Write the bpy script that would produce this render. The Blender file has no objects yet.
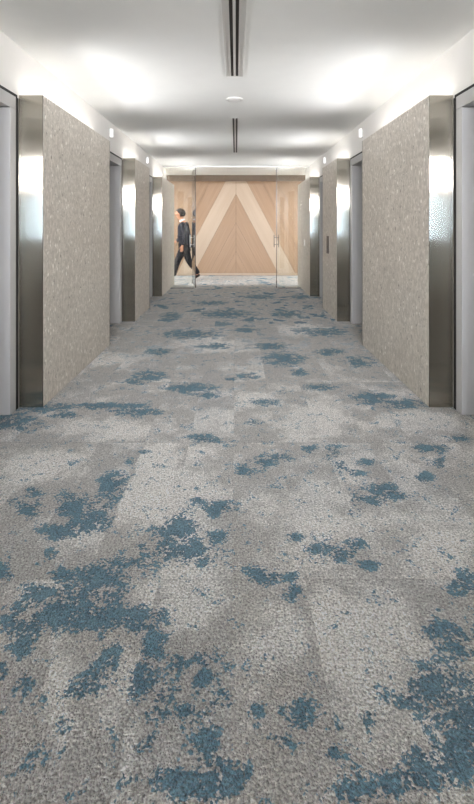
import bpy, bmesh, math, random
from mathutils import Vector, noise as mnoise
random.seed(7)
scene = bpy.context.scene
COL = scene.collection
F, VX, VY, CH = 461.0, 236.0, 227.3, 1.35          # focal length in px, vanishing point, camera height
CEIL = 2.708
XP, XW, XD = 1.445, 1.624, 1.90                    # pier face, wall plane, lift door plane
PTOP = 2.338

# ------------------------------------------------------------------ helpers
def lin(c):
    return tuple(((v/255)/12.92 if v/255 <= .04045 else ((v/255+.055)/1.055)**2.4) for v in c) + (1,)
def box(bm, x0, x1, y0, y1, z0, z1, mi=0):
    vs = [bm.verts.new((x, y, z)) for x in (x0, x1) for y in (y0, y1) for z in (z0, z1)]
    for f in ((0,1,3,2),(4,6,7,5),(0,4,5,1),(2,3,7,6),(0,2,6,4),(1,5,7,3)):
        fc = bm.faces.new([vs[i] for i in f]); fc.material_index = mi
def sbox(bm, s, x0, x1, y0, y1, z0, z1, mi=0):      # mirrored box: s = -1 left, 1 right
    a, b = sorted((s*x0, s*x1)); box(bm, a, b, y0, y1, z0, z1, mi)
def prism(bm, pts, z0, z1, mi=0):                   # xy outline extruded in z
    lo = [bm.verts.new((x, y, z0)) for x, y in pts]; hi = [bm.verts.new((x, y, z1)) for x, y in pts]
    n = len(pts)
    bm.faces.new(lo[::-1]).material_index = mi; bm.faces.new(hi).material_index = mi
    for i in range(n): bm.faces.new((lo[i], lo[(i+1)%n], hi[(i+1)%n], hi[i])).material_index = mi
def disc(bm, cx, cy, rings, seg=40):                # lathe of (radius, z) about a vertical axis
    rows = []
    for r, z in rings:
        rows.append([bm.verts.new((cx+r*math.cos(2*math.pi*k/seg), cy+r*math.sin(2*math.pi*k/seg), z)) for k in range(seg)])
    for a, b in zip(rows, rows[1:]):
        for k in range(seg): bm.faces.new((a[k], a[(k+1)%seg], b[(k+1)%seg], b[k]))
    bm.faces.new(rows[0]); bm.faces.new(rows[-1][::-1])
def obj(name, bm, mats, parent=None, bevel=0, smooth=False, origin=None):
    bmesh.ops.recalc_face_normals(bm, faces=bm.faces)
    me = bpy.data.meshes.new(name); bm.to_mesh(me); bm.free()
    if not isinstance(mats, (list, tuple)): mats = [mats]
    for m in mats: me.materials.append(m)
    o = bpy.data.objects.new(name, me); COL.objects.link(o)
    if smooth:
        for p in me.polygons: p.use_smooth = True
    if bevel:
        b = o.modifiers.new('bevel', 'BEVEL'); b.width = bevel; b.segments = 2; b.limit_method = 'ANGLE'
    if parent is not None:
        me.transform(__import__('mathutils').Matrix.Translation(-parent.location)); o.parent = parent
    elif origin is not None:
        me.transform(__import__('mathutils').Matrix.Translation(-Vector(origin))); o.location = origin
    return o
def thing(name, label, cat, loc, group=None):
    o = bpy.data.objects.new(name, None); COL.objects.link(o)
    o.location = loc; o.empty_display_size = .1
    o['label'] = label; o['category'] = cat
    if group: o['group'] = group
    return o
def tag(o, label, cat, group=None):
    o['label'] = label; o['category'] = cat
    if group: o['group'] = group
    return o
def struct(name, bm, m, **k):
    o = obj(name, bm, m, **k); o['kind'] = 'structure'; return o

# ------------------------------------------------------------------ materials
class NT:
    def __init__(s, name):
        s.m = bpy.data.materials.new(name); s.m.use_nodes = True
        s.t = s.m.node_tree; s.b = s.t.nodes['Principled BSDF']; s.out = s.t.nodes['Material Output']
    def n(s, typ, ins=None, **props):
        nd = s.t.nodes.new(typ)
        for k, v in props.items(): setattr(nd, k, v)
        for k, v in (ins or {}).items():
            if isinstance(v, bpy.types.NodeSocket): s.t.links.new(v, nd.inputs[k])
            else: nd.inputs[k].default_value = v
        return nd
    def math(s, op, a, b=0.0, c=None, clamp=False):
        i = {0: a, 1: b}
        if c is not None: i[2] = c
        return s.n('ShaderNodeMath', i, operation=op, use_clamp=clamp).outputs[0]
    def mix(s, f, a, b):
        nd = s.n('ShaderNodeMix', data_type='RGBA')
        for k, v in ((0, f), (6, a), (7, b)):
            if isinstance(v, bpy.types.NodeSocket): s.t.links.new(v, nd.inputs[k])
            else: nd.inputs[k].default_value = v
        return nd.outputs[2]
    def ramp(s, f, stops):
        nd = s.n('ShaderNodeValToRGB', {0: f}); e = nd.color_ramp.elements
        while len(e) < len(stops): e.new(.5)
        for q, (p, c) in zip(e, stops): q.position = p; q.color = c if len(c) == 4 else (*c, 1)
        return nd.outputs[0]
    def smooth(s, v, lo, hi):
        return s.n('ShaderNodeMapRange', {0: v, 1: lo, 2: hi, 3: 0.0, 4: 1.0}, interpolation_type='SMOOTHSTEP').outputs[0]
    def set(s, **k):
        for a, v in k.items():
            a = a.replace('_', ' ')
            if isinstance(v, bpy.types.NodeSocket): s.t.links.new(v, s.b.inputs[a])
            else: s.b.inputs[a].default_value = v
        return s.m
def plain(name, c, rough=.6, metal=0.0, spec=.5):
    t = NT(name); pos = t.n('ShaderNodeNewGeometry').outputs['Position']
    nz = t.n('ShaderNodeTexNoise', {'Vector': pos, 'Scale': 6.0, 'Detail': 3.0}).outputs[0]
    c = lin(c); d = tuple(v*.95 for v in c[:3]) + (1,)
    return t.set(Base_Color=t.mix(nz, d, c), Roughness=rough, Metallic=metal, Specular_IOR_Level=spec)

M = {}
M['paint'] = plain('warm_white_paint', (232, 229, 224), .8, 0, .3)
M['ceiling'] = plain('ceiling_paint', (232, 231, 227), .9, 0, .2)
M['white_metal'] = plain('white_enamel', (226, 224, 220), .4)
M['black'] = plain('gap_shade_black', (16, 16, 17), .7)  # shade of the gap round the lift frames, as a colour
M['brown_black'] = plain('slot_interior', (38, 33, 30), .6)
M['grille'] = plain('grille_white', (206, 203, 198), .5)
M['grey_paint'] = plain('grey_frame_paint', (184, 183, 183), .42, 0)
M['bronze'] = plain('dark_bronze', (64, 58, 53), .45, .3)
M['chrome'] = plain('polished_chrome', (200, 200, 200), .15, 1)
M['alu'] = plain('satin_aluminium', (170, 168, 164), .4, .6)
M['carpet_far'] = None

def emit(name, c, s):
    t = NT(name); return t.set(Base_Color=(.8, .8, .8, 1), Emission_Color=(*c, 1), Emission_Strength=s)
M['led'] = emit('led_diffuser', (.97, .98, 1), 2.2)
M['led_wood'] = emit('led_wall_wash', (1, .96, .92), 8)
M['lantern'] = emit('lantern_lens', (1, 1, .98), .22)
M['fill_glow'] = emit('fill_lamp_glow', (.97, .975, 1), 30)  # glow for the lamps added in the cross corridor

def stone():
    t = NT('ceppo_limestone'); pos = t.n('ShaderNodeNewGeometry').outputs['Position']
    st = t.n('ShaderNodeMapping', {'Vector': pos, 'Scale': (1, 1.15, .8)}).outputs[0]
    wn = t.n('ShaderNodeTexNoise', {'Vector': pos, 'Scale': 9.0, 'Detail': 3.0}).outputs['Color']
    wv = t.n('ShaderNodeVectorMath', {0: wn, 1: (.05, .05, .05)}, operation='MULTIPLY').outputs[0]
    p = t.n('ShaderNodeVectorMath', {0: st, 1: wv}, operation='ADD').outputs[0]
    big = t.n('ShaderNodeTexNoise', {'Vector': pos, 'Scale': 2.2, 'Detail': 5.0, 'Roughness': .6}).outputs[0]
    base = t.mix(big, lin((200, 192, 181)), lin((228, 221, 210)))
    mid = t.n('ShaderNodeTexNoise', {'Vector': p, 'Scale': 26.0, 'Detail': 4.0, 'Roughness': .65}).outputs[0]
    base = t.mix(t.smooth(mid, .38, .66), t.mix(.42, base, lin((146, 137, 125))), base)
    v1 = t.n('ShaderNodeTexVoronoi', {'Vector': p, 'Scale': 18.0, 'Randomness': 1.0})
    sep = t.n('ShaderNodeSeparateColor', {0: v1.outputs['Color']})
    size = t.math('MULTIPLY', sep.outputs[0], .42)
    inside = t.smooth(t.math('SUBTRACT', size, v1.outputs['Distance']), -.03, .05)
    isl = t.math('MULTIPLY', inside, t.math('GREATER_THAN', sep.outputs[1], .55))
    isd = t.math('MULTIPLY', inside, t.math('LESS_THAN', sep.outputs[1], .16))
    base = t.mix(t.math('MULTIPLY', isl, .8), base, lin((248, 244, 236)))
    base = t.mix(t.math('MULTIPLY', isd, .65), base, lin((104, 96, 86)))
    v2 = t.n('ShaderNodeTexVoronoi', {'Vector': p, 'Scale': 75.0, 'Randomness': 1.0})
    s2 = t.n('ShaderNodeSeparateColor', {0: v2.outputs['Color']})
    in2 = t.smooth(t.math('SUBTRACT', t.math('MULTIPLY', s2.outputs[0], .5), v2.outputs['Distance']), -.03, .05)
    base = t.mix(t.math('MULTIPLY', t.math('MULTIPLY', in2, t.math('GREATER_THAN', s2.outputs[1], .7)), .55), base, lin((248, 244, 236)))
    pit = t.math('MULTIPLY', in2, t.math('LESS_THAN', s2.outputs[1], .12))
    base = t.mix(t.math('MULTIPLY', pit, .65), base, lin((96, 90, 82)))
    bmp = t.n('ShaderNodeBump', {'Height': t.math('SUBTRACT', mid, pit), 'Strength': .25, 'Distance': .002}).outputs[0]
    return t.set(Base_Color=base, Roughness=.5, Normal=bmp, Specular_IOR_Level=.4)
M['stone'] = stone()

def steel(name, tang, c, rough=.2, aniso=.86):
    t = NT(name); pos = t.n('ShaderNodeNewGeometry').outputs['Position']
    g = t.n('ShaderNodeMapping', {'Vector': pos, 'Scale': (260, 260, 2.5)}).outputs[0]
    nz = t.n('ShaderNodeTexNoise', {'Vector': g, 'Scale': 1.0, 'Detail': 3.0}).outputs[0]
    c = lin(c); d = tuple(v*.86 for v in c[:3]) + (1,)
    tv = t.n('ShaderNodeCombineXYZ', {0: tang[0], 1: tang[1], 2: tang[2]}).outputs[0]
    gl = t.n('ShaderNodeBsdfAnisotropic', {'Color': t.mix(nz, d, c), 'Roughness': rough, 'Anisotropy': -aniso, 'Tangent': tv}).outputs[0]
    t.t.links.new(gl, t.out.inputs[0]); return t.m
M['steel'] = steel('brushed_stainless_return', (1, 0, 0), (192, 186, 174))
M['steel_door'] = steel('brushed_stainless_door', (0, 1, 0), (176, 174, 172), .3, .8)

def glass(name, tint):
    t = NT(name)
    fr = t.n('ShaderNodeFresnel', {'IOR': 1.5}).outputs[0]
    tr = t.n('ShaderNodeBsdfTransparent', {0: tint}).outputs[0]
    gl = t.n('ShaderNodeBsdfGlossy', {0: (1, 1, 1, 1), 'Roughness': 0.0}).outputs[0]
    mx = t.n('ShaderNodeMixShader', {0: fr, 1: tr, 2: gl}).outputs[0]
    t.t.links.new(mx, t.out.inputs[0]); return t.m
M['glass'] = glass('clear_glass', (.975, .985, .975, 1))
M['edge'] = plain('dark_glass_edge', (58, 46, 36), .3)

def wood(name, ca, cb, base_pitch=.10):
    t = NT(name); pos = t.n('ShaderNodeNewGeometry').outputs['Position']
    s = t.n('ShaderNodeSeparateXYZ', {0: pos}); ax = t.math('ABSOLUTE', t.math('ADD', s.outputs[0], 0.0)); z = s.outputs[2]
    k = .53; L = math.hypot(1, k)
    # v runs across the planks, u along them (mirrored about the centre line)
    v = t.math('ADD', t.math('MULTIPLY', z, k/L), t.math('MULTIPLY', ax, 1/L))
    u = t.math('SUBTRACT', t.math('MULTIPLY', z, 1/L), t.math('MULTIPLY', ax, k/L))
    gv = t.n('ShaderNodeCombineXYZ', {0: t.math('MULTIPLY', u, .9), 1: t.math('MULTIPLY', v, 30.0), 2: 0.0}).outputs[0]
    gr = t.n('ShaderNodeTexNoise', {'Vector': gv, 'Scale': 1.0, 'Detail': 5.0, 'Roughness': .6}).outputs[0]
    pid = t.math('FLOOR', t.math('DIVIDE', v, base_pitch))
    rn = t.n('ShaderNodeTexWhiteNoise', {'W': pid}, noise_dimensions='1D').outputs[0]
    f = t.math('ADD', t.math('MULTIPLY', gr, .85), t.math('MULTIPLY', rn, .16), clamp=True)
    return t.set(Base_Color=t.mix(f, lin(ca), lin(cb)), Roughness=.5, Specular_IOR_Level=.3)
M['wood'] = wood('oak_veneer', (128, 104, 82), (162, 136, 112))
M['wood_light'] = wood('bleached_oak_veneer', (158, 140, 121), (178, 161, 143))
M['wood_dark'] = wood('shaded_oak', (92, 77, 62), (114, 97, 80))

# ------------------------------------------------------------------ carpet: pattern fields stored on the floor mesh
BLUE = [(15,422,22,8),(38,408,16,4),(57,407,15,4),(66,415,14,3),(100,406,20,3),(132,406,15,3),(200,438,12,4),(213,441,8,2.5),
(144,452,5,2),(130,462,3,2),(114,486,15,12),(99,514,16,16),(71,506,14,13),(58,532,16,9),(30,509,11,9),(35,491,9,4),(8,502,8,3),(82,525,16,10),
(177,532,20,17),(192,552,20,12),(167,552,20,10),(127,562,18,5),(218,537,10,5),(218,509,14,8),(198,500,6,3),(142,547,8,4),
(101,577,26,14),(66,575,14,6),(40,592,18,8),(86,595,40,10),(51,554,6,5),(5,572,8,8),
(244,470,8,6),(264,461,11,6),(282,457,11,4),(310,449,8,4),(333,452,8,6),(340,466,7,5),(368,463,9,4),(355,473,9,3),
(383,491,16,7),(358,504,7,9),(372,499,12,6),(424,478,8,5),(398,496,9,4),(431,449,17,4),(439,463,5,6),(462,438,9,3),
(295,538,8,4),(320,547,13,5),(340,554,15,7),(355,544,9,5),(368,564,11,5),(264,577,15,8),(252,572,8,5),(290,577,7,5),(295,592,12,6),(464,582,13,12),
(401,404,24,4),(371,402,12,3),(254,422,9,2.5),(264,402,14,3),
(86,615,48,21),(30,620,24,18),(142,620,24,13),(56,605,24,13),(23,646,9,12),(25,679,10,9),(2,670,6,8),(81,691,15,10),(96,678,12,11),(109,656,10,13),
(142,681,13,23),(152,646,13,16),(160,696,18,11),(162,714,14,6),(205,676,12,12),(202,658,10,7),(177,663,9,8),(190,711,20,8),(223,699,11,9),
(208,742,10,14),(147,744,10,9),(177,777,30,9),(218,767,20,9),(223,782,22,13),(132,777,12,7),(202,793,27,9),(66,722,8,6),
(300,594,10,5),(257,709,8,6),(282,707,6,6),(297,719,13,9),(302,704,7,6),(338,727,9,5),(368,719,12,7),(283,740,12,6),(330,752,10,8),
(431,630,10,8),(447,628,9,7),(464,643,15,15),(436,681,24,20),(457,706,26,28),(462,737,22,26),(426,691,18,16),(411,701,12,8),
(426,752,20,10),(416,777,30,13),(391,787,22,11),(360,792,20,12),(447,767,22,13),(241,777,10,12),
(150,376,15,5),(135,382,10,3),(189,388,23,4.5),(205,394,14,4),(283,359,19,6),(248,376,9,3),(271,346,15,3),(189,334,24,4),(227,314,23,3.5),
(286,314,13,3),(259,297,13,2),(324,332,20,3.5),(360,362,12,5),(372,397,18,5),(319,387,14,3),(171,316,9,3),(135,412,25,3.5),(301,297,9,2),
(230,379,7,2),(215,346,14,2.5),(300,372,10,2.5),(160,352,12,3),(330,352,12,3),(210,303,14,2),(246,330,12,2)]
LIGHT = [(160,488,52,50,-.57,-.015),(150,515,44,22,-.57,-.29),(45,468,45,16,-9,9),(312,418,38,18,.25,9),(300,510,55,34,-9,.57),(362,640,44,66,.26,9),(335,620,40,60,.26,9),(190,600,40,30,-9,9),
(110,430,60,12,-9,9),(440,560,34,28,-9,9),(270,640,40,34,-9,.26),(80,360,60,8,-9,9),(260,400,30,8,0,9),(215,345,40,8,-9,9),(420,420,40,10,-9,9),(60,700,14,70,-9,9),(118,720,16,70,-.30,9),(300,330,30,6,-9,9),(215,420,26,12,-9,0)]
SEAM_CUT = {(114,486), (99,514), (71,506), (82,525)}      # dye that stops at the edge of its own plank
def fields(x, y):
    if y < .55: return 0.0, 0.0
    px = VX + x*F/y; py = VY + CH*F/y
    b = 0.0
    for cx, cy, rx, ry in BLUE:
        if (cx, cy) in SEAM_CUT and x > -.572: continue
        dx = (px-cx)/(rx*1.25); 
        if abs(dx) > 1.3: continue
        dy = (py-cy)/(ry*1.25); d = dx*dx+dy*dy
        if d < 1.7: b = max(b, 1-d*.62)
    l = 0.0
    for cx, cy, rx, ry, lo, hi in LIGHT:
        if not (lo < x < hi): continue
        d = ((px-cx)/rx)**2 + ((py-cy)/ry)**2
        if d < 1.6: l = max(l, 1-d*.62)
    return b, l
def frange(a, b, s):
    n = max(1, round((b-a)/s)); return [a+(b-a)*i/n for i in range(n)]
xs = frange(-4.2, -1.65, .4) + frange(-1.65, 1.65, .025) + frange(1.65, 4.2, .4) + [4.2]
ys = frange(-12.3, .7, .5) + frange(.7, 7, .02) + frange(7, 13, .06) + [13.0, 13.3]
def floor_mat():
    t = NT('patterned_carpet_planks'); pos = t.n('ShaderNodeNewGeometry').outputs['Position']
    s = t.n('ShaderNodeSeparateXYZ', {0: pos}); x, y = s.outputs[0], s.outputs[1]
    W, Lh, Y0 = .28, 1.122, .00627*461-1.122*3
    cx = t.math('DIVIDE', t.math('ADD', x, .015), W); cy = t.math('DIVIDE', t.math('SUBTRACT', y, Y0), Lh)
    ix, iy = t.math('FLOOR', cx), t.math('FLOOR', cy)
    idv = t.n('ShaderNodeCombineXYZ', {0: ix, 1: iy, 2: 0.0}).outputs[0]
    wn = t.n('ShaderNodeTexWhiteNoise', {'Vector': idv}, noise_dimensions='2D')
    offs = t.n('ShaderNodeVectorMath', {0: wn.outputs['Color'], 1: (30, 30, 30)}, operation='MULTIPLY').outputs[0]
    p2 = t.n('ShaderNodeVectorMath', {0: pos, 1: offs}, operation='ADD').outputs[0]
    att = t.n('ShaderNodeAttribute', attribute_name='dye'); sa = t.n('ShaderNodeSeparateColor', {0: att.outputs['Color']})
    bl, li, far = sa.outputs[0], sa.outputs[1], sa.outputs[2]
    fine = t.n('ShaderNodeTexNoise', {'Vector': pos, 'Scale': 11.0, 'Detail': 8.0, 'Roughness': .74, 'Distortion': .5}).outputs[0]
    planky = t.n('ShaderNodeTexNoise', {'Vector': p2, 'Scale': 3.4, 'Detail': 7.0, 'Roughness': .62}).outputs[0]
    # tuft cells, warped a little
    tw = t.n('ShaderNodeTexNoise', {'Vector': pos, 'Scale': 60.0, 'Detail': 2.0}).outputs['Color']
    tp = t.n('ShaderNodeVectorMath', {0: pos, 1: t.n('ShaderNodeVectorMath', {0: tw, 1: (.012, .012, 0)}, operation='MULTIPLY').outputs[0]}, operation='ADD').outputs[0]
    tuft = t.n('ShaderNodeTexVoronoi', {'Vector': tp, 'Scale': 140.0, 'Randomness': 1.0}, voronoi_dimensions='2D')
    ts = t.n('ShaderNodeSeparateColor', {0: tuft.outputs['Color']})
    jitter = t.math('MULTIPLY', t.math('SUBTRACT', ts.outputs[0], .5), .16)
    # blue mask
    f1 = t.math('ADD', t.math('MULTIPLY', bl, 1.5), t.math('MULTIPLY', t.math('SUBTRACT', fine, .5), 7.5))
    f1 = t.math('ADD', f1, t.math('MULTIPLY', jitter, 7.0))
    m1 = t.smooth(f1, .78, .98)
    f2 = t.math('ADD', planky, t.math('MULTIPLY', t.math('SUBTRACT', fine, .5), .5))
    m2 = t.smooth(t.math('ADD', f2, t.math('MULTIPLY', jitter, .3)), .55, .60)
    m2 = t.math('MULTIPLY', m2, far)
    blue = t.math('MAXIMUM', m1, m2)
    # light / mid grey
    g = t.math('ADD', t.math('MULTIPLY', li, .7), t.math('ADD', t.math('MULTIPLY', t.math('SUBTRACT', planky, .5), 3.2), t.math('MULTIPLY', t.math('SUBTRACT', fine, .5), 1.3)))
    g = t.math('ADD', g, t.math('MULTIPLY', t.math('SUBTRACT', wn.outputs[0], .5), .28))
    g = t.smooth(t.math('ADD', g, jitter), -.15, .6)
    grey = t.mix(g, lin((202, 199, 194)), lin((246, 243, 238)))
    warm = t.n('ShaderNodeTexNoise', {'Vector': p2, 'Scale': 1.3, 'Detail': 3.0}).outputs[0]
    grey = t.mix(t.smooth(warm, .4, .7), grey, t.mix(.18, grey, lin((150, 158, 166))))
    bcol = t.mix(t.smooth(fine, .4, .65), lin((66, 110, 132)), lin((104, 148, 168)))
    col = t.mix(t.math('MULTIPLY', blue, .92), grey, bcol)
    # per tuft tone
    spk = t.n('ShaderNodeTexNoise', {'Vector': pos, 'Scale': 120.0, 'Detail': 3.0, 'Roughness': .7}).outputs[0]
    tone = t.math('ADD', t.math('MULTIPLY', ts.outputs[1], .34), t.math('SUBTRACT', t.math('MULTIPLY', spk, 3.0), .68))
    col = t.n('ShaderNodeVectorMath', {0: col, 1: t.n('ShaderNodeCombineXYZ', {0: tone, 1: tone, 2: tone}).outputs[0]}, operation='MULTIPLY').outputs[0]
    # hairline seams between planks
    def edge(c, w, size):
        fr = t.math('FRACT', c); d = t.math('MINIMUM', fr, t.math('SUBTRACT', 1.0, fr))
        return t.math('SUBTRACT', 1.0, t.smooth(t.math('MULTIPLY', d, size), w*.4, w))
    seam = t.math('MAXIMUM', t.math('MULTIPLY', edge(cx, .0035, W), .35), t.math('MULTIPLY', edge(cy, .006, Lh), .8))
    col2 = t.mix(t.math('MULTIPLY', seam, .2), col, lin((92, 90, 88)))
    h = t.math('SUBTRACT', 1.0, t.math('MULTIPLY', tuft.outputs['Distance'], 1.1))
    wob = t.n('ShaderNodeTexNoise', {'Vector': pos, 'Scale': 70.0, 'Detail': 3.0}).outputs[0]
    h = t.math('ADD', h, t.math('MULTIPLY', wob, 1.1)); h = t.math('SUBTRACT', h, t.math('MULTIPLY', seam, .7))
    bmp = t.n('ShaderNodeBump', {'Height': h, 'Strength': 1.0, 'Distance': .014}).outputs[0]
    t.set(Base_Color=col2, Roughness=.95, Normal=bmp, Specular_IOR_Level=.1)
    t.b.inputs['Sheen Weight'].default_value = .15
    return t.m
me = bpy.data.meshes.new('floor')
nx = len(xs); verts = [(x, y, 0) for y in ys for x in xs]
faces = [(j*nx+i, j*nx+i+1, (j+1)*nx+i+1, (j+1)*nx+i) for j in range(len(ys)-1) for i in range(nx-1)]
me.from_pydata(verts, [], faces)
ca = me.color_attributes.new('dye', 'FLOAT_COLOR', 'POINT')
vals = []
for x, y, z in verts:
    b, l = fields(x, y)
    far = min(1, max(0, (y-4.2)/2.6)) if y > 0 else 1.0
    if y > .7 and y < 4.2 and abs(VX + x*F/y - 237) > 240: far = 1.0
    vals += [b, l, far, 1]
ca.data.foreach_set('color', vals)
me.materials.append(floor_mat())
fl = bpy.data.objects.new('floor', me); COL.objects.link(fl); fl['kind'] = 'structure'

# ------------------------------------------------------------------ shell
# lift bays: (y0, y1) of the portal openings; piers between them
FLOOD = 53.0
LEDGE = 3.0
LAMPS = ((.8, 125, 76), (2.5, 88, 81))            # (watts per metre, beam spread, tilt) of the asymmetric uplights
BAYS = [(2.17, 3.40), (5.31, 6.545), (7.72, 8.95)]
PIERS = [(.35, 2.15), (3.444, 5.288), (6.588, 7.705), (8.99, 10.8)]
FT = 2.318                                          # top of the portal frame
bm = bmesh.new(); box(bm, -4.2, 4.2, -12.3, 13.3, CEIL, CEIL+.15)
struct('ceiling', bm, M['ceiling'])
for s, nm in ((-1, 'wall_left'), (1, 'wall_right')):
    bm = bmesh.new(); y = -12.0
    for a, b in BAYS:
        sbox(bm, s, XW, XD+.12, y, a+.004, 0, CEIL)
        sbox(bm, s, XW, XD+.12, a+.004, b-.004, FT, CEIL); y = b-.004
        sbox(bm, s, XD+.06, XD+.12, a+.004, b-.004, 0, FT)
    sbox(bm, s, XW, XD+.12, y, 10.8, 0, CEIL)
    struct(nm, bm, M['paint'])
bm = bmesh.new(); box(bm, -4.2, 4.2, 12.96, 13.3, 0, CEIL); struct('wall_back', bm, M['paint'])
bm = bmesh.new()
for s in (-1, 1):
    sbox(bm, s, XD+.12, 4.2, 10.6, 10.8, 0, CEIL)
struct('wall_corner', bm, M['paint']).name = 'wall_side'
for s, nm in ((-1, 'wall_far_left'), (1, 'wall_far_right')):
    bm = bmesh.new(); sbox(bm, s, 4.05, 4.2, 10.8, 12.96, 0, CEIL); struct(nm, bm, M['paint'])
# end wall behind the camera, with its window
bm = bmesh.new()
box(bm, -1.62, 1.62, -12.2, -12.0, 0, .85); box(bm, -1.62, 1.62, -12.2, -12.0, 2.62, CEIL)
box(bm, -1.62, -1.5, -12.2, -12.0, .85, 2.62); box(bm, 1.5, 1.62, -12.2, -12.0, .85, 2.62)
struct('wall_front', bm, M['paint'])
bm = bmesh.new()
for x in (-1.5, -.52, .48, 1.46): box(bm, x, x+.04, -12.15, -12.08, .85, 2.62)
for z in (.85, 2.58): box(bm, -1.5, 1.5, -12.15, -12.08, z, z+.04)
w = struct('window_1', bm, M['alu'])
bm = bmesh.new(); box(bm, -1.5, 1.5, -12.12, -12.112, .87, 2.6); obj('window_pane', bm, M['glass'], w)
# bulkhead in front of the wood wall
bm = bmesh.new(); box(bm, -4.05, 4.05, 12.0, 12.1, CEIL-.15, CEIL); struct('trim_1', bm, M['wood_dark'])

def uplights(parent, s, length, dy, k):
    for q, (watt, spread, tilt) in enumerate(LAMPS):
        ld = bpy.data.lights.new('cove_lamp', 'AREA'); ld.shape = 'RECTANGLE'; ld.size = .04; ld.size_y = length-.1
        ld.energy = watt*length*k; ld.color = (.955, .965, 1); ld.spread = math.radians(spread)
        lo = bpy.data.objects.new('cove_lamp', ld); COL.objects.link(lo); lo.parent = parent
        lo.location = (s*(1.585-1.53), dy, 2.325+.012*q-parent.location.z); lo.rotation_euler = (0, math.pi-s*math.radians(tilt), 0)
# ------------------------------------------------------------------ stone clad piers
where = {
 (-1,0): 'grey stone pier on the left beside the camera', (1,0): 'grey stone pier on the right beside the camera',
 (-1,1): 'nearest left stone clad pier with tall speckled face and wide brushed steel end',
 (1,1): 'nearest right stone clad pier with tall speckled face and wide brushed steel end',
 (-1,2): 'middle left stone pier between two recessed lift entrances, no button plate',
 (1,2): 'middle right stone pier carrying the dark lift call plate',
 (-1,3): 'farthest left stone pier, where the left glass side panel meets it',
 (1,3): 'farthest right stone pier with small white wall switch by the glass'}
for s in (-1, 1):
    for i, (a, b) in enumerate(PIERS):
        t = thing('stone_pier', where[(s, i)], 'wall pier', (s*1.53, (a+b)/2, 0), 'stone piers lining the lift lobby')
        bm = bmesh.new(); sbox(bm, s, XP, XP+.03, a+.0135, b-.0135, 0.004, PTOP); obj('stone_slab', bm, M['stone'], t, bevel=.002)
        for (p, q) in ((a+.001, a+.013), (b-.013, b-.001)):
            bm = bmesh.new(); sbox(bm, s, XP+.0005, XW-.001, p, q, .004, PTOP); obj('steel_return', bm, M['steel'], t, bevel=.0015)['label'] = 'brushed stainless steel end panel'
        bm = bmesh.new(); sbox(bm, s, XP+.032, XW-.002, a+.014, b-.014, .004, 2.29); obj('core', bm, M['white_metal'], t)
        bm = bmesh.new(); sbox(bm, s, 1.50, 1.55, a+.04, b-.04, 2.291, 2.305); obj('led_strip', bm, M['led'], t)['label'] = 'glowing white uplight strip'
        uplights(t, s, b-a, .0, 1.0)

# ------------------------------------------------------------------ lift entrances
ew = {(-1,0): 'nearest left lift entrance, grey frame cut by the photo edge', (1,0): 'nearest right lift entrance, grey frame cut by the photo edge',
 (-1,1): 'left lift entrance recessed between the nearest and middle stone piers', (1,1): 'right lift entrance recessed between the nearest and middle stone piers',
 (-1,2): 'farthest left lift entrance, narrow sliver before the last stone pier', (1,2): 'farthest right lift entrance, narrow sliver before the last stone pier'}
for s in (-1, 1):
    for i, (a, b) in enumerate(BAYS):
        t = thing('lift_entrance', ew[(s, i)], 'elevator door', (s*1.7, (a+b)/2, 0), 'lift entrances along the lobby')
        jw, hh = .088, .096; x0 = XW-.004; a0, b0 = a+.006, b-.006; ft = FT-.008
        for (p, q) in ((a0, a0+jw), (b0-jw, b0)):
            bm = bmesh.new(); sbox(bm, s, x0, XD-.02, p, q, .003, ft-hh-.001); obj('jamb', bm, M['grey_paint'], t, bevel=.003)
        bm = bmesh.new(); sbox(bm, s, x0, XD-.02, a0, b0, ft-hh, ft); obj('header', bm, M['grey_paint'], t, bevel=.003)
        bm = bmesh.new()  # flat black strips on the wall, painted in place of the gap's shade
        sbox(bm, s, XW-.003, XW-.0005, a-.018, b+.018, FT-.008, FT+.012)
        sbox(bm, s, XW-.003, XW-.0005, a-.018, a+.0055, .003, FT-.008); sbox(bm, s, XW-.003, XW-.0005, b-.0055, b+.036, .003, FT-.008)
        obj('gap_shade_strip', bm, M['black'], t)['label'] = 'thin black strip standing for the shadow gap around the frame'
        mid = (a+b)/2
        for (p, q) in ((a0+.01, mid-.002), (mid+.002, b0-.01)):
            bm = bmesh.new(); sbox(bm, s, XD, XD+.03, p, q, .012, ft-.03); obj('door_leaf', bm, M['steel_door'], t, bevel=.002)['label'] = 'brushed steel sliding leaf'
        bm = bmesh.new(); sbox(bm, s, XD-.06, XD+.05, a0+jw+.001, b0-jw-.001, .001, .011); obj('sill', bm, M['alu'], t)

# hall lanterns above each entrance
lw = {(-1,0): 'lift lantern above the nearest left entrance', (1,0): 'lift lantern above the nearest right entrance',
 (-1,1): 'small white lift lantern on left wall just past the nearest stone pier', (1,1): 'small white lift lantern on right wall just past the nearest stone pier',
 (-1,2): 'tiny white lift lantern on left wall just past the middle stone pier', (1,2): 'tiny white lift lantern on right wall just past the middle stone pier'}
for s in (-1, 1):
    for i, (a, b) in enumerate(BAYS):
        if i == 0: continue
        c = (a+b)/2
        t = thing('hall_lantern', lw[(s, i)], 'indicator light', (s*XW, c, 2.56), 'lift lanterns high on the walls')
        bm = bmesh.new(); sbox(bm, s, XW-.008, XW, c-.026, c+.026, 2.50, 2.62); obj('back_plate', bm, M['alu'], t, bevel=.002)
        bm = bmesh.new(); pts = [(s*(XW-.0085-.038*math.sin(math.pi*k/12)), c+.020*math.cos(math.pi*k/12)) for k in range(13)]
        prism(bm, pts, 2.507, 2.613); obj('lens', bm, M['lantern'], t)['label'] = 'half round white glowing lens'

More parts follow.
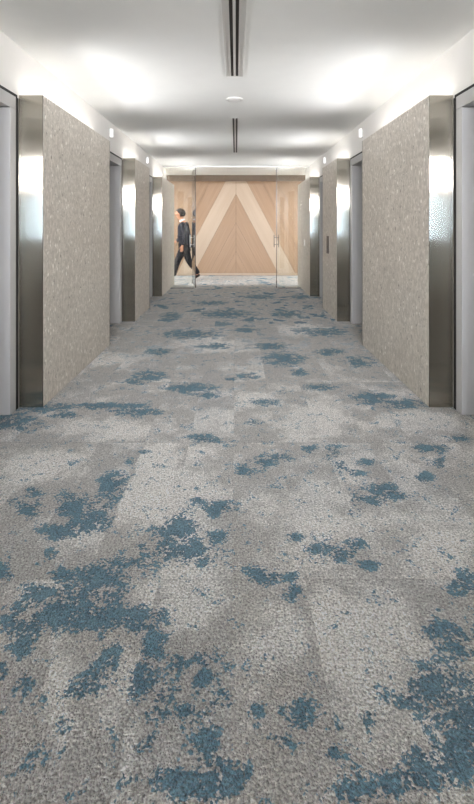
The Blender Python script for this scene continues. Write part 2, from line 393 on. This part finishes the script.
# ------------------------------------------------------------------ ceiling fittings
def diffuser(y0, y1, half, label):
    xc = -.012; z = CEIL
    t = thing('air_diffuser', label, 'air vent', (xc, (y0+y1)/2, z), 'slot air diffusers in the ceiling')
    bm = bmesh.new()
    for s in (-1, 1):
        a, b = sorted((xc+s*.032, xc+s*half)); box(bm, a, b, y0, y1, z-.004, z)
        if half > .05:
            a, b = sorted((xc+s*(half-.006), xc+s*half)); box(bm, a, b, y0, y1, z-.008, z-.004)
            a, b = sorted((xc+s*.032, xc+s*.037)); box(bm, a, b, y0, y1, z-.008, z-.004)
    for p in (y0-.008, y1): box(bm, xc-half, xc+half, p, p+.008, z-.006, z)
    obj('flange', bm, M['grille'], t)
    bm = bmesh.new(); box(bm, xc-.009, xc+.009, y0, y1, z-.006, z); obj('centre_bar', bm, M['grille'], t)
    for s in (-1, 1):
        a, b = sorted((xc+s*.0095, xc+s*.0315)); bm = bmesh.new(); box(bm, a, b, y0, y1, z-.0025, z); obj('slot', bm, M['brown_black'], t)['label'] = 'dark air slot'
diffuser(1.2, 4.13, .075, 'long white slot diffuser with two black slots nearest the camera')
diffuser(5.72, 8.35, .036, 'narrow slot diffuser farther along, nearer the glass doors')
t = thing('ceiling_speaker', 'round flush white disc in ceiling between the two slot diffusers', 'ceiling speaker', (-.015, 4.89, CEIL))
bm = bmesh.new(); disc(bm, -.015, 4.89, [(.060, CEIL-.012), (.082, CEIL-.009), (.09, CEIL-.003), (.09, CEIL)]); obj('rim', bm, M['grille'], t, smooth=True)
bm = bmesh.new(); disc(bm, -.015, 4.89, [(.045, CEIL-.016), (.058, CEIL-.0125)]); obj('grille', bm, M['white_metal'], t)

# call plate on the right middle pier, switch on the right far pier
t = thing('call_station', 'dark lift call plate on the right middle stone pier', 'elevator button panel', (XP, 7.24, 1.08))
bm = bmesh.new(); box(bm, XP-.010, XP, 7.175, 7.315, .94, 1.215); obj('plate', bm, M['bronze'], t, bevel=.002)
for z in (1.12, 1.04):
    bm = bmesh.new(); prism(bm, [(XP-.012+.0*k, 7.245) for k in range(0)] or [(XP-.016, 7.228), (XP-.010, 7.228), (XP-.010, 7.262), (XP-.016, 7.262)], z-.017, z+.017)
    obj('button', bm, M['chrome'], t, bevel=.003)
t = thing('wall_switch', 'small white switch plate on the right pier nearest the glass', 'switch', (XP, 9.72, 1.02))
bm = bmesh.new(); box(bm, XP-.009, XP, 9.67, 9.77, .955, 1.085); obj('plate', bm, M['white_metal'], t, bevel=.002)
bm = bmesh.new(); box(bm, XP-.014, XP-.009, 9.70, 9.74, .99, 1.05); obj('rocker', bm, M['white_metal'], t, bevel=.001)

# ------------------------------------------------------------------ glass screen and doors
YG = 10.2; HX = .896
t = thing('glass_screen', 'frameless clear glass side panels under a slim ceiling rail', 'glass partition', (0, YG, 0))
for s in (-1, 1):
    bm = bmesh.new(); sbox(bm, s, HX+.012, XP-.003, YG-.006, YG+.006, .012, CEIL-.03)
    sbox(bm, s, XP-.003, XW-.003, YG-.006, YG+.006, PTOP+.003, CEIL-.03)
    obj('side_pane', bm, M['glass'], t)
    bm = bmesh.new(); sbox(bm, s, HX+.0085, HX+.0118, YG-.006, YG+.006, .012, CEIL-.03); obj('pane_edge', bm, M['edge'], t)
    bm = bmesh.new(); sbox(bm, s, HX+.03, XP-.002, YG-.010, YG+.010, .001, .0115); obj('floor_channel', bm, M['bronze'], t)
bm = bmesh.new(); box(bm, -XW+.003, XW-.003, YG-.018, YG+.018, CEIL-.0295, CEIL); obj('ceiling_rail', bm, M['alu'], t)
def leaf(s, ang, label):
    t = thing('glass_door', label, 'glass door', (s*(HX-.002), YG+.002, 0), 'pair of glass doors')
    L = .89; d = Vector((math.sin(ang)*s, math.cos(ang), 0)); n = Vector((d.y, -d.x, 0)); o = t.location
    def obx(bm, u0, u1, v0, v1, z0, z1):
        pts = [o+d*u+n*v for u, v in ((u0, v0), (u1, v0), (u1, v1), (u0, v1))]
        prism(bm, [(p.x, p.y) for p in pts], z0, z1)
    Z1 = CEIL-.034
    bm = bmesh.new(); obx(bm, .012, L-.004, -.006, .006, .012, Z1); obj('pane', bm, M['glass'], t)
    bm = bmesh.new(); obx(bm, L-.0035, L, -.006, .006, .012, Z1); obx(bm, .007, .0115, -.006, .006, .012, Z1); obj('glass_edge', bm, M['edge'], t)
    for z0, z1 in ((.012, .06), (Z1-.05, Z1)):
        for u0, u1 in ((.012, .17),):
            bm = bmesh.new(); obx(bm, u0, u1, -.014, -.0065, z0, z1); obx(bm, u0, u1, .0065, .014, z0, z1); obj('patch_fitting', bm, M['chrome'], t)
    bm = bmesh.new(); obx(bm, L-.10, L-.03, -.014, -.0065, .012, .07); obx(bm, L-.10, L-.03, .0065, .014, .012, .07); obj('floor_lock', bm, M['chrome'], t)
    for v in (-1, 1):
        bm = bmesh.new()
        a, b = sorted((v*.045, v*.063)); obx(bm, L-.085, L-.062, a, b, .875, 1.17)
        for z in (.93, 1.10):
            a, b = sorted((v*.0065, v*.045)); obx(bm, L-.080, L-.067, a, b, z, z+.013)
        obj('pull_handle', bm, M['alu'] if s < 0 else M['bronze'], t, bevel=.002)
leaf(-1, math.radians(10.4), 'left clear glass door swung open, man seen through it')
leaf(1, math.radians(5.0), 'right clear glass door swung open with dark pull handle')

# ------------------------------------------------------------------ chevron wood wall
YW = 12.885; K = .53; XH = 4.04; ZB, ZT = .07, CEIL-.004
t = thing('wood_wall', 'pale oak chevron panelling with a lighter inverted V behind the glass doors', 'wood panelling', (0, YW, 0))
def clip(poly, f):
    out = []
    for i, p in enumerate(poly):
        q = poly[(i+1) % len(poly)]; a, b = f(p), f(q)
        if a >= 0: out.append(p)
        if a*b < 0: k = a/(a-b); out.append((p[0]+(q[0]-p[0])*k, p[1]+(q[1]-p[1])*k))
    return out
def planks(rng, mat, name, label=None):
    bm = bmesh.new()
    for i in rng:
        lo, hi = 2.28+.8*i, 2.28+.8*(i+1)
        if i == 0: hi = 2.28+.90
        elif i > 0: lo += .10; hi += .10
        g = .006
        for s in (-1, 1):
            poly = [(g*.7, lo+g), (XH, lo+g-XH/K), (XH, hi-g-XH/K), (g*.7, hi-g)]
            poly = clip(poly, lambda p: p[1]-ZB); poly = clip(poly, lambda p: ZT-p[1]) if len(poly) > 2 else poly
            if len(poly) < 3: continue
            fr = [bm.verts.new((s*x, YW, z)) for x, z in poly]; bk = [bm.verts.new((s*x, YW+.02, z)) for x, z in poly]
            n = len(poly); bm.faces.new(fr); bm.faces.new(bk[::-1])
            for k in range(n): bm.faces.new((fr[k], bk[k], bk[(k+1)%n], fr[(k+1)%n]))
    o = obj(name, bm, mat, t, bevel=.0015)
    if label: o['label'] = label
planks([-3, -2, -1] + list(range(1, 10)), M['wood'], 'oak_panels')
planks([0], M['wood_light'], 'light_band', 'paler bleached oak band forming the inverted V')
bm = bmesh.new(); box(bm, -XH, XH, YW+.021, YW+.05, .0, CEIL-.002); obj('backing', bm, M['wood_dark'], t)
bm = bmesh.new(); box(bm, -XH, XH, YW-.008, YW+.02, .012, ZB-.006); obj('skirting', bm, M['wood_light'], t)
bm = bmesh.new(); box(bm, -4.0, 4.0, 12.13, 12.18, CEIL-.02, CEIL)
tag(obj('wash_light', bm, M['led_wood'], origin=(0, 12.155, CEIL)), 'hidden strip lamp washing the top of the wood wall', 'strip light')

# lamps added to brighten the far end, out of sight round the corners
for s, nm in ((-1, 'left'), (1, 'right')):
    t = thing('fill_lamp', nm+' added fill lamp, unseen in the cross corridor beyond the glass doors', 'fill light', (s*3.0, 11.5, CEIL))
    bm = bmesh.new(); sbox(bm, s, 2.5, 3.5, 11.1, 11.9, CEIL-.012, CEIL-.001); obj('diffuser', bm, M['fill_glow'], t)

# broad floodlight added behind the camera to brighten floor and stone
t = thing('fill_flood', 'added wide fill floodlight, unseen behind the camera, aimed along the lobby', 'fill light', (0, -2.6, CEIL))
bm = bmesh.new(); box(bm, -1.44, 1.44, -2.95, -2.67, 2.1, CEIL-.001); obj('housing', bm, M['white_metal'], t, bevel=.004)
ld = bpy.data.lights.new('flood', 'AREA'); ld.shape = 'RECTANGLE'; ld.size = 2.8; ld.size_y = .54
ld.energy = FLOOD; ld.color = (.975, .975, 1); ld.spread = math.radians(52)
lo = bpy.data.objects.new('flood', ld); COL.objects.link(lo); lo.parent = t; lo.location = (0, .01, 2.39-CEIL)
lo.rotation_euler = (math.radians(90-6), 0, 0)

# ledges with uplights, added behind the camera to light the ceiling there
for s in (-1, 1):
    t = thing('fill_ledge', ('left' if s < 0 else 'right')+' added white ledge with fill uplight, unseen behind the camera', 'added light ledge', (s*1.53, -6.5, 2.24), 'added uplit ledges behind the camera')
    bm = bmesh.new(); sbox(bm, s, 1.46, XW-.001, -11.5, -1.5, 2.24, 2.29); sbox(bm, s, 1.46, 1.475, -11.5, -1.5, 2.29, 2.338); obj('ledge', bm, M['white_metal'], t)
    uplights(t, s, 10.0, .0, LEDGE)

# ------------------------------------------------------------------ walking man
def skin_mesh(name, verts, edges, radii, mat, parent, sub=2, root=0):
    me = bpy.data.meshes.new(name+'_cage'); me.from_pydata(verts, edges, [])
    o = bpy.data.objects.new(name+'_cage', me); COL.objects.link(o)
    o.modifiers.new('skin', 'SKIN').use_smooth_shade = True
    sv = me.skin_vertices[0].data
    for i, r in enumerate(radii):
        sv[i].radius = r if isinstance(r, tuple) else (r, r); sv[i].use_root = (i in (root if isinstance(root, (list, tuple)) else (root,)))
    m2 = o.modifiers.new('sub', 'SUBSURF'); m2.levels = sub; m2.render_levels = sub
    bpy.context.view_layer.update()
    dg = bpy.context.evaluated_depsgraph_get(); nm = bpy.data.meshes.new_from_object(o.evaluated_get(dg))
    bpy.data.objects.remove(o); nm.name = name; nm.materials.clear(); nm.materials.append(mat)
    for p in nm.polygons: p.use_smooth = True
    r = bpy.data.objects.new(name, nm); COL.objects.link(r)
    if parent: r.parent = parent
    return r
M['skin'] = plain('skin', (196, 142, 112), .55)
M['suit'] = plain('charcoal_suit_cloth', (38, 40, 50), .85)
M['trouser'] = plain('dark_trouser_cloth', (26, 26, 32), .9)
M['shirt'] = plain('white_shirt_cotton', (220, 222, 228), .8)
M['hair'] = plain('black_hair', (26, 20, 18), .6)
M['shoe'] = plain('black_leather', (16, 14, 14), .3)
P = thing('person', 'man in dark suit walking left behind the glass doors, arms swinging', 'person', (-1.31, 11.83, 0))
class Chain:
    def __init__(s): s.v, s.e, s.r = [], [], []
    def add(s, pts, start=None):                     # pts: (forward, left, up, radius)
        prev = start
        for f, l, z, r in pts:
            s.v.append((-f, -l, z)); s.r.append(r)
            if prev is not None: s.e.append((prev, len(s.v)-1))
            prev = len(s.v)-1
        return prev
c = Chain()
pel = c.add([(0, 0, .95, (.11, .11))])
ch = c.add([(.01, 0, 1.10, .11), (.03, 0, 1.30, .125), (.045, 0, 1.43, .10)], pel)
nk = c.add([(.075, 0, 1.52, .055), (.10, 0, 1.575, .052)], ch)
hd = c.add([(.14, 0, 1.635, .082), (.145, 0, 1.70, .102), (.135, 0, 1.765, .092), (.13, 0, 1.80, .045)], nk)
c.add([(.235, 0, 1.688, .022), (.262, 0, 1.670, .012)], hd-2)                       # nose
c.add([(.20, 0, 1.605, .034)], hd-3)                                               # chin
for l in (-1, 1): c.add([(.125, l*.10, 1.69, .016), (.118, l*.112, 1.70, .010)], hd-2)   # ears
def arm(side, el, wr, hn, fd):
    sh = c.add([(.04, side*.12, 1.43, .07), (.035, side*.19, 1.41, .055), (*el, .042), (*wr, .028)], ch)
    w = Vector(wr); h = Vector(hn); d = (h-w).normalized()
    pm = c.add([(*(w+d*.05), .026), (*(w+d*.085), .028)], sh); b = w+d*.085
    a = Vector((-d.z, 0, d.x))                        # across the palm, towards forward
    if a.x < 0: a = -a
    for k, ln in enumerate((.072, .082, .077, .060)):
        off = a*(.030-.020*k)
        p1 = b+off+d*.015; p2 = p1+d*ln*.5; p3 = p2+(d*.8+Vector(fd)*.6).normalized()*ln*.5
        c.add([(*p1, .010), (*p2, .0095), (*p3, .008)], pm)
    p1 = w+d*.045+a*.034; p2 = p1+(d*.8+a*.5)*.04; p3 = p2+d*.03
    c.add([(*p1, .013), (*p2, .011), (*p3, .009)], pm-1)
arm(1, (-.03, .25, 1.14), (.03, .26, .90), (.045, .26, .80), (.3, -.8, 0))
arm(-1, (.06, -.25, 1.15), (.25, -.22, .98), (.33, -.21, .93), (.2, .8, 0))
for side, kn, an, toe in ((1, (.18, .09, .50), (.30, .09, .095), (.44, .10, .035)), (-1, (-.08, -.09, .49), (-.34, -.09, .16), (-.25, -.10, .035))):
    a = c.add([(.0, side*.085, .86, .075), (*kn, .055), (*an, .038), (*toe, .028)], pel)
skin_mesh('body', c.v, c.e, c.r, M['skin'], P)
# jacket
c = Chain(); pel = c.add([(.0, 0, .99, .165)])
hem = c.add([(-.005, 0, .88, .165), (-.005, 0, .79, .160)], pel)
ch = c.add([(.015, 0, 1.12, .165), (.035, 0, 1.30, .185), (.045, 0, 1.43, .13)], pel)
c.add([(.058, 0, 1.515, .094)], ch)
c.add([(.04, .12, 1.435, .085), (.035, .195, 1.41, .072), (-.03, .25, 1.14, .058), (.03, .26, .885, .047)], ch)
c.add([(.04, -.12, 1.435, .085), (.035, -.195, 1.41, .072), (.06, -.25, 1.15, .058), (.255, -.22, .975, .045)], ch)
skin_mesh('suit_jacket', c.v, c.e, c.r, M['suit'], P)
# trousers
c = Chain(); pel = c.add([(0, 0, .96, .15)])
c.add([(.0, .085, .86, .115), (.09, .09, .68, .105), (.18, .09, .50, .09), (.25, .09, .28, .082), (.295, .09, .10, .072)], pel)
c.add([(.0, -.085, .86, .115), (-.04, -.09, .68, .105), (-.08, -.09, .50, .09), (-.22, -.09, .31, .08), (-.345, -.09, .135, .070)], pel)
skin_mesh('trousers', c.v, c.e, c.r, M['trouser'], P)
for side, an, toe in ((1, (.27, .09, .05), (.46, .105, .035)), (-1, (-.375, -.09, .135), (-.22, -.10, .036))):
    A = Vector(an); T = Vector(toe); m = (A+T)/2
    c = Chain(); c.add([(*A, .042), (*m, .046), (*(m.lerp(T, .6)), .042), (*T, .028)])
    skin_mesh('shoe', c.v, c.e, c.r, M['shoe'], P)
# shirt collar
c = Chain(); c.add([(.060, 0, 1.50, .105), (.085, 0, 1.56, .088)]); skin_mesh('shirt_collar', c.v, c.e, c.r, M['shirt'], P)
# hair cap over the skull, back and sides
bm = bmesh.new(); bmesh.ops.create_icosphere(bm, subdivisions=4, radius=1)
for v in list(bm.verts):
    f, z = v.co.x, v.co.z
    if z < -.7 or (f > .45 and z < .38) or (f > .1 and z < -.02): bm.verts.remove(v)
for v in bm.verts:
    n = 1+.03*mnoise.noise(v.co*7)
    v.co = Vector((-(.118+v.co.x*.125*n), -v.co.y*.108*n, 1.712+v.co.z*.128*n))
bmesh.ops.solidify(bm, geom=bm.faces[:], thickness=.012)
me = bpy.data.meshes.new('hair'); bm.to_mesh(me); bm.free(); me.materials.append(M['hair'])
for p in me.polygons: p.use_smooth = True
h = bpy.data.objects.new('hair', me); COL.objects.link(h); h.parent = P
for l in (-1, 1):
    bm = bmesh.new(); bmesh.ops.create_icosphere(bm, subdivisions=2, radius=.010)
    for v in bm.verts: v.co += Vector((-.236, -l*.036, 1.708))
    me = bpy.data.meshes.new('eye'); bm.to_mesh(me); bm.free(); me.materials.append(M['hair'])
    e = bpy.data.objects.new('eye', me); COL.objects.link(e); e.parent = P
bm = bmesh.new()
for v in bmesh.ops.create_icosphere(bm, subdivisions=2, radius=1)['verts']: v.co = Vector((-.222+v.co.x*.014, v.co.y*.024, 1.640+v.co.z*.006))
M['lip'] = plain('lips', (160, 92, 82), .5)
me = bpy.data.meshes.new('mouth'); bm.to_mesh(me); bm.free(); me.materials.append(M['lip'])
e = bpy.data.objects.new('mouth', me); COL.objects.link(e); e.parent = P

# ------------------------------------------------------------------ world, camera, colour
w = bpy.data.worlds.new('sky'); scene.world = w; w.use_nodes = True
bg = w.node_tree.nodes['Background']; bg.inputs[0].default_value = (.62, .78, 1.0, 1); bg.inputs[1].default_value = 24.0
cam = bpy.data.cameras.new('camera'); co = bpy.data.objects.new('camera', cam); COL.objects.link(co)
co.location = (0, 0, CH); co.rotation_euler = (math.pi/2, 0, 0)
cam.sensor_fit = 'VERTICAL'; cam.sensor_height = 36; cam.sensor_width = 36*474/804; cam.lens = F/804*36
cam.shift_x = (237-VX)/804; cam.shift_y = -(402-VY)/804; cam.clip_start = .05; cam.clip_end = 100
scene.camera = co
vs = scene.view_settings; vs.view_transform = 'Standard'; vs.look = 'None'; vs.gamma = 1; vs.exposure = .84; vs.use_curve_mapping = False
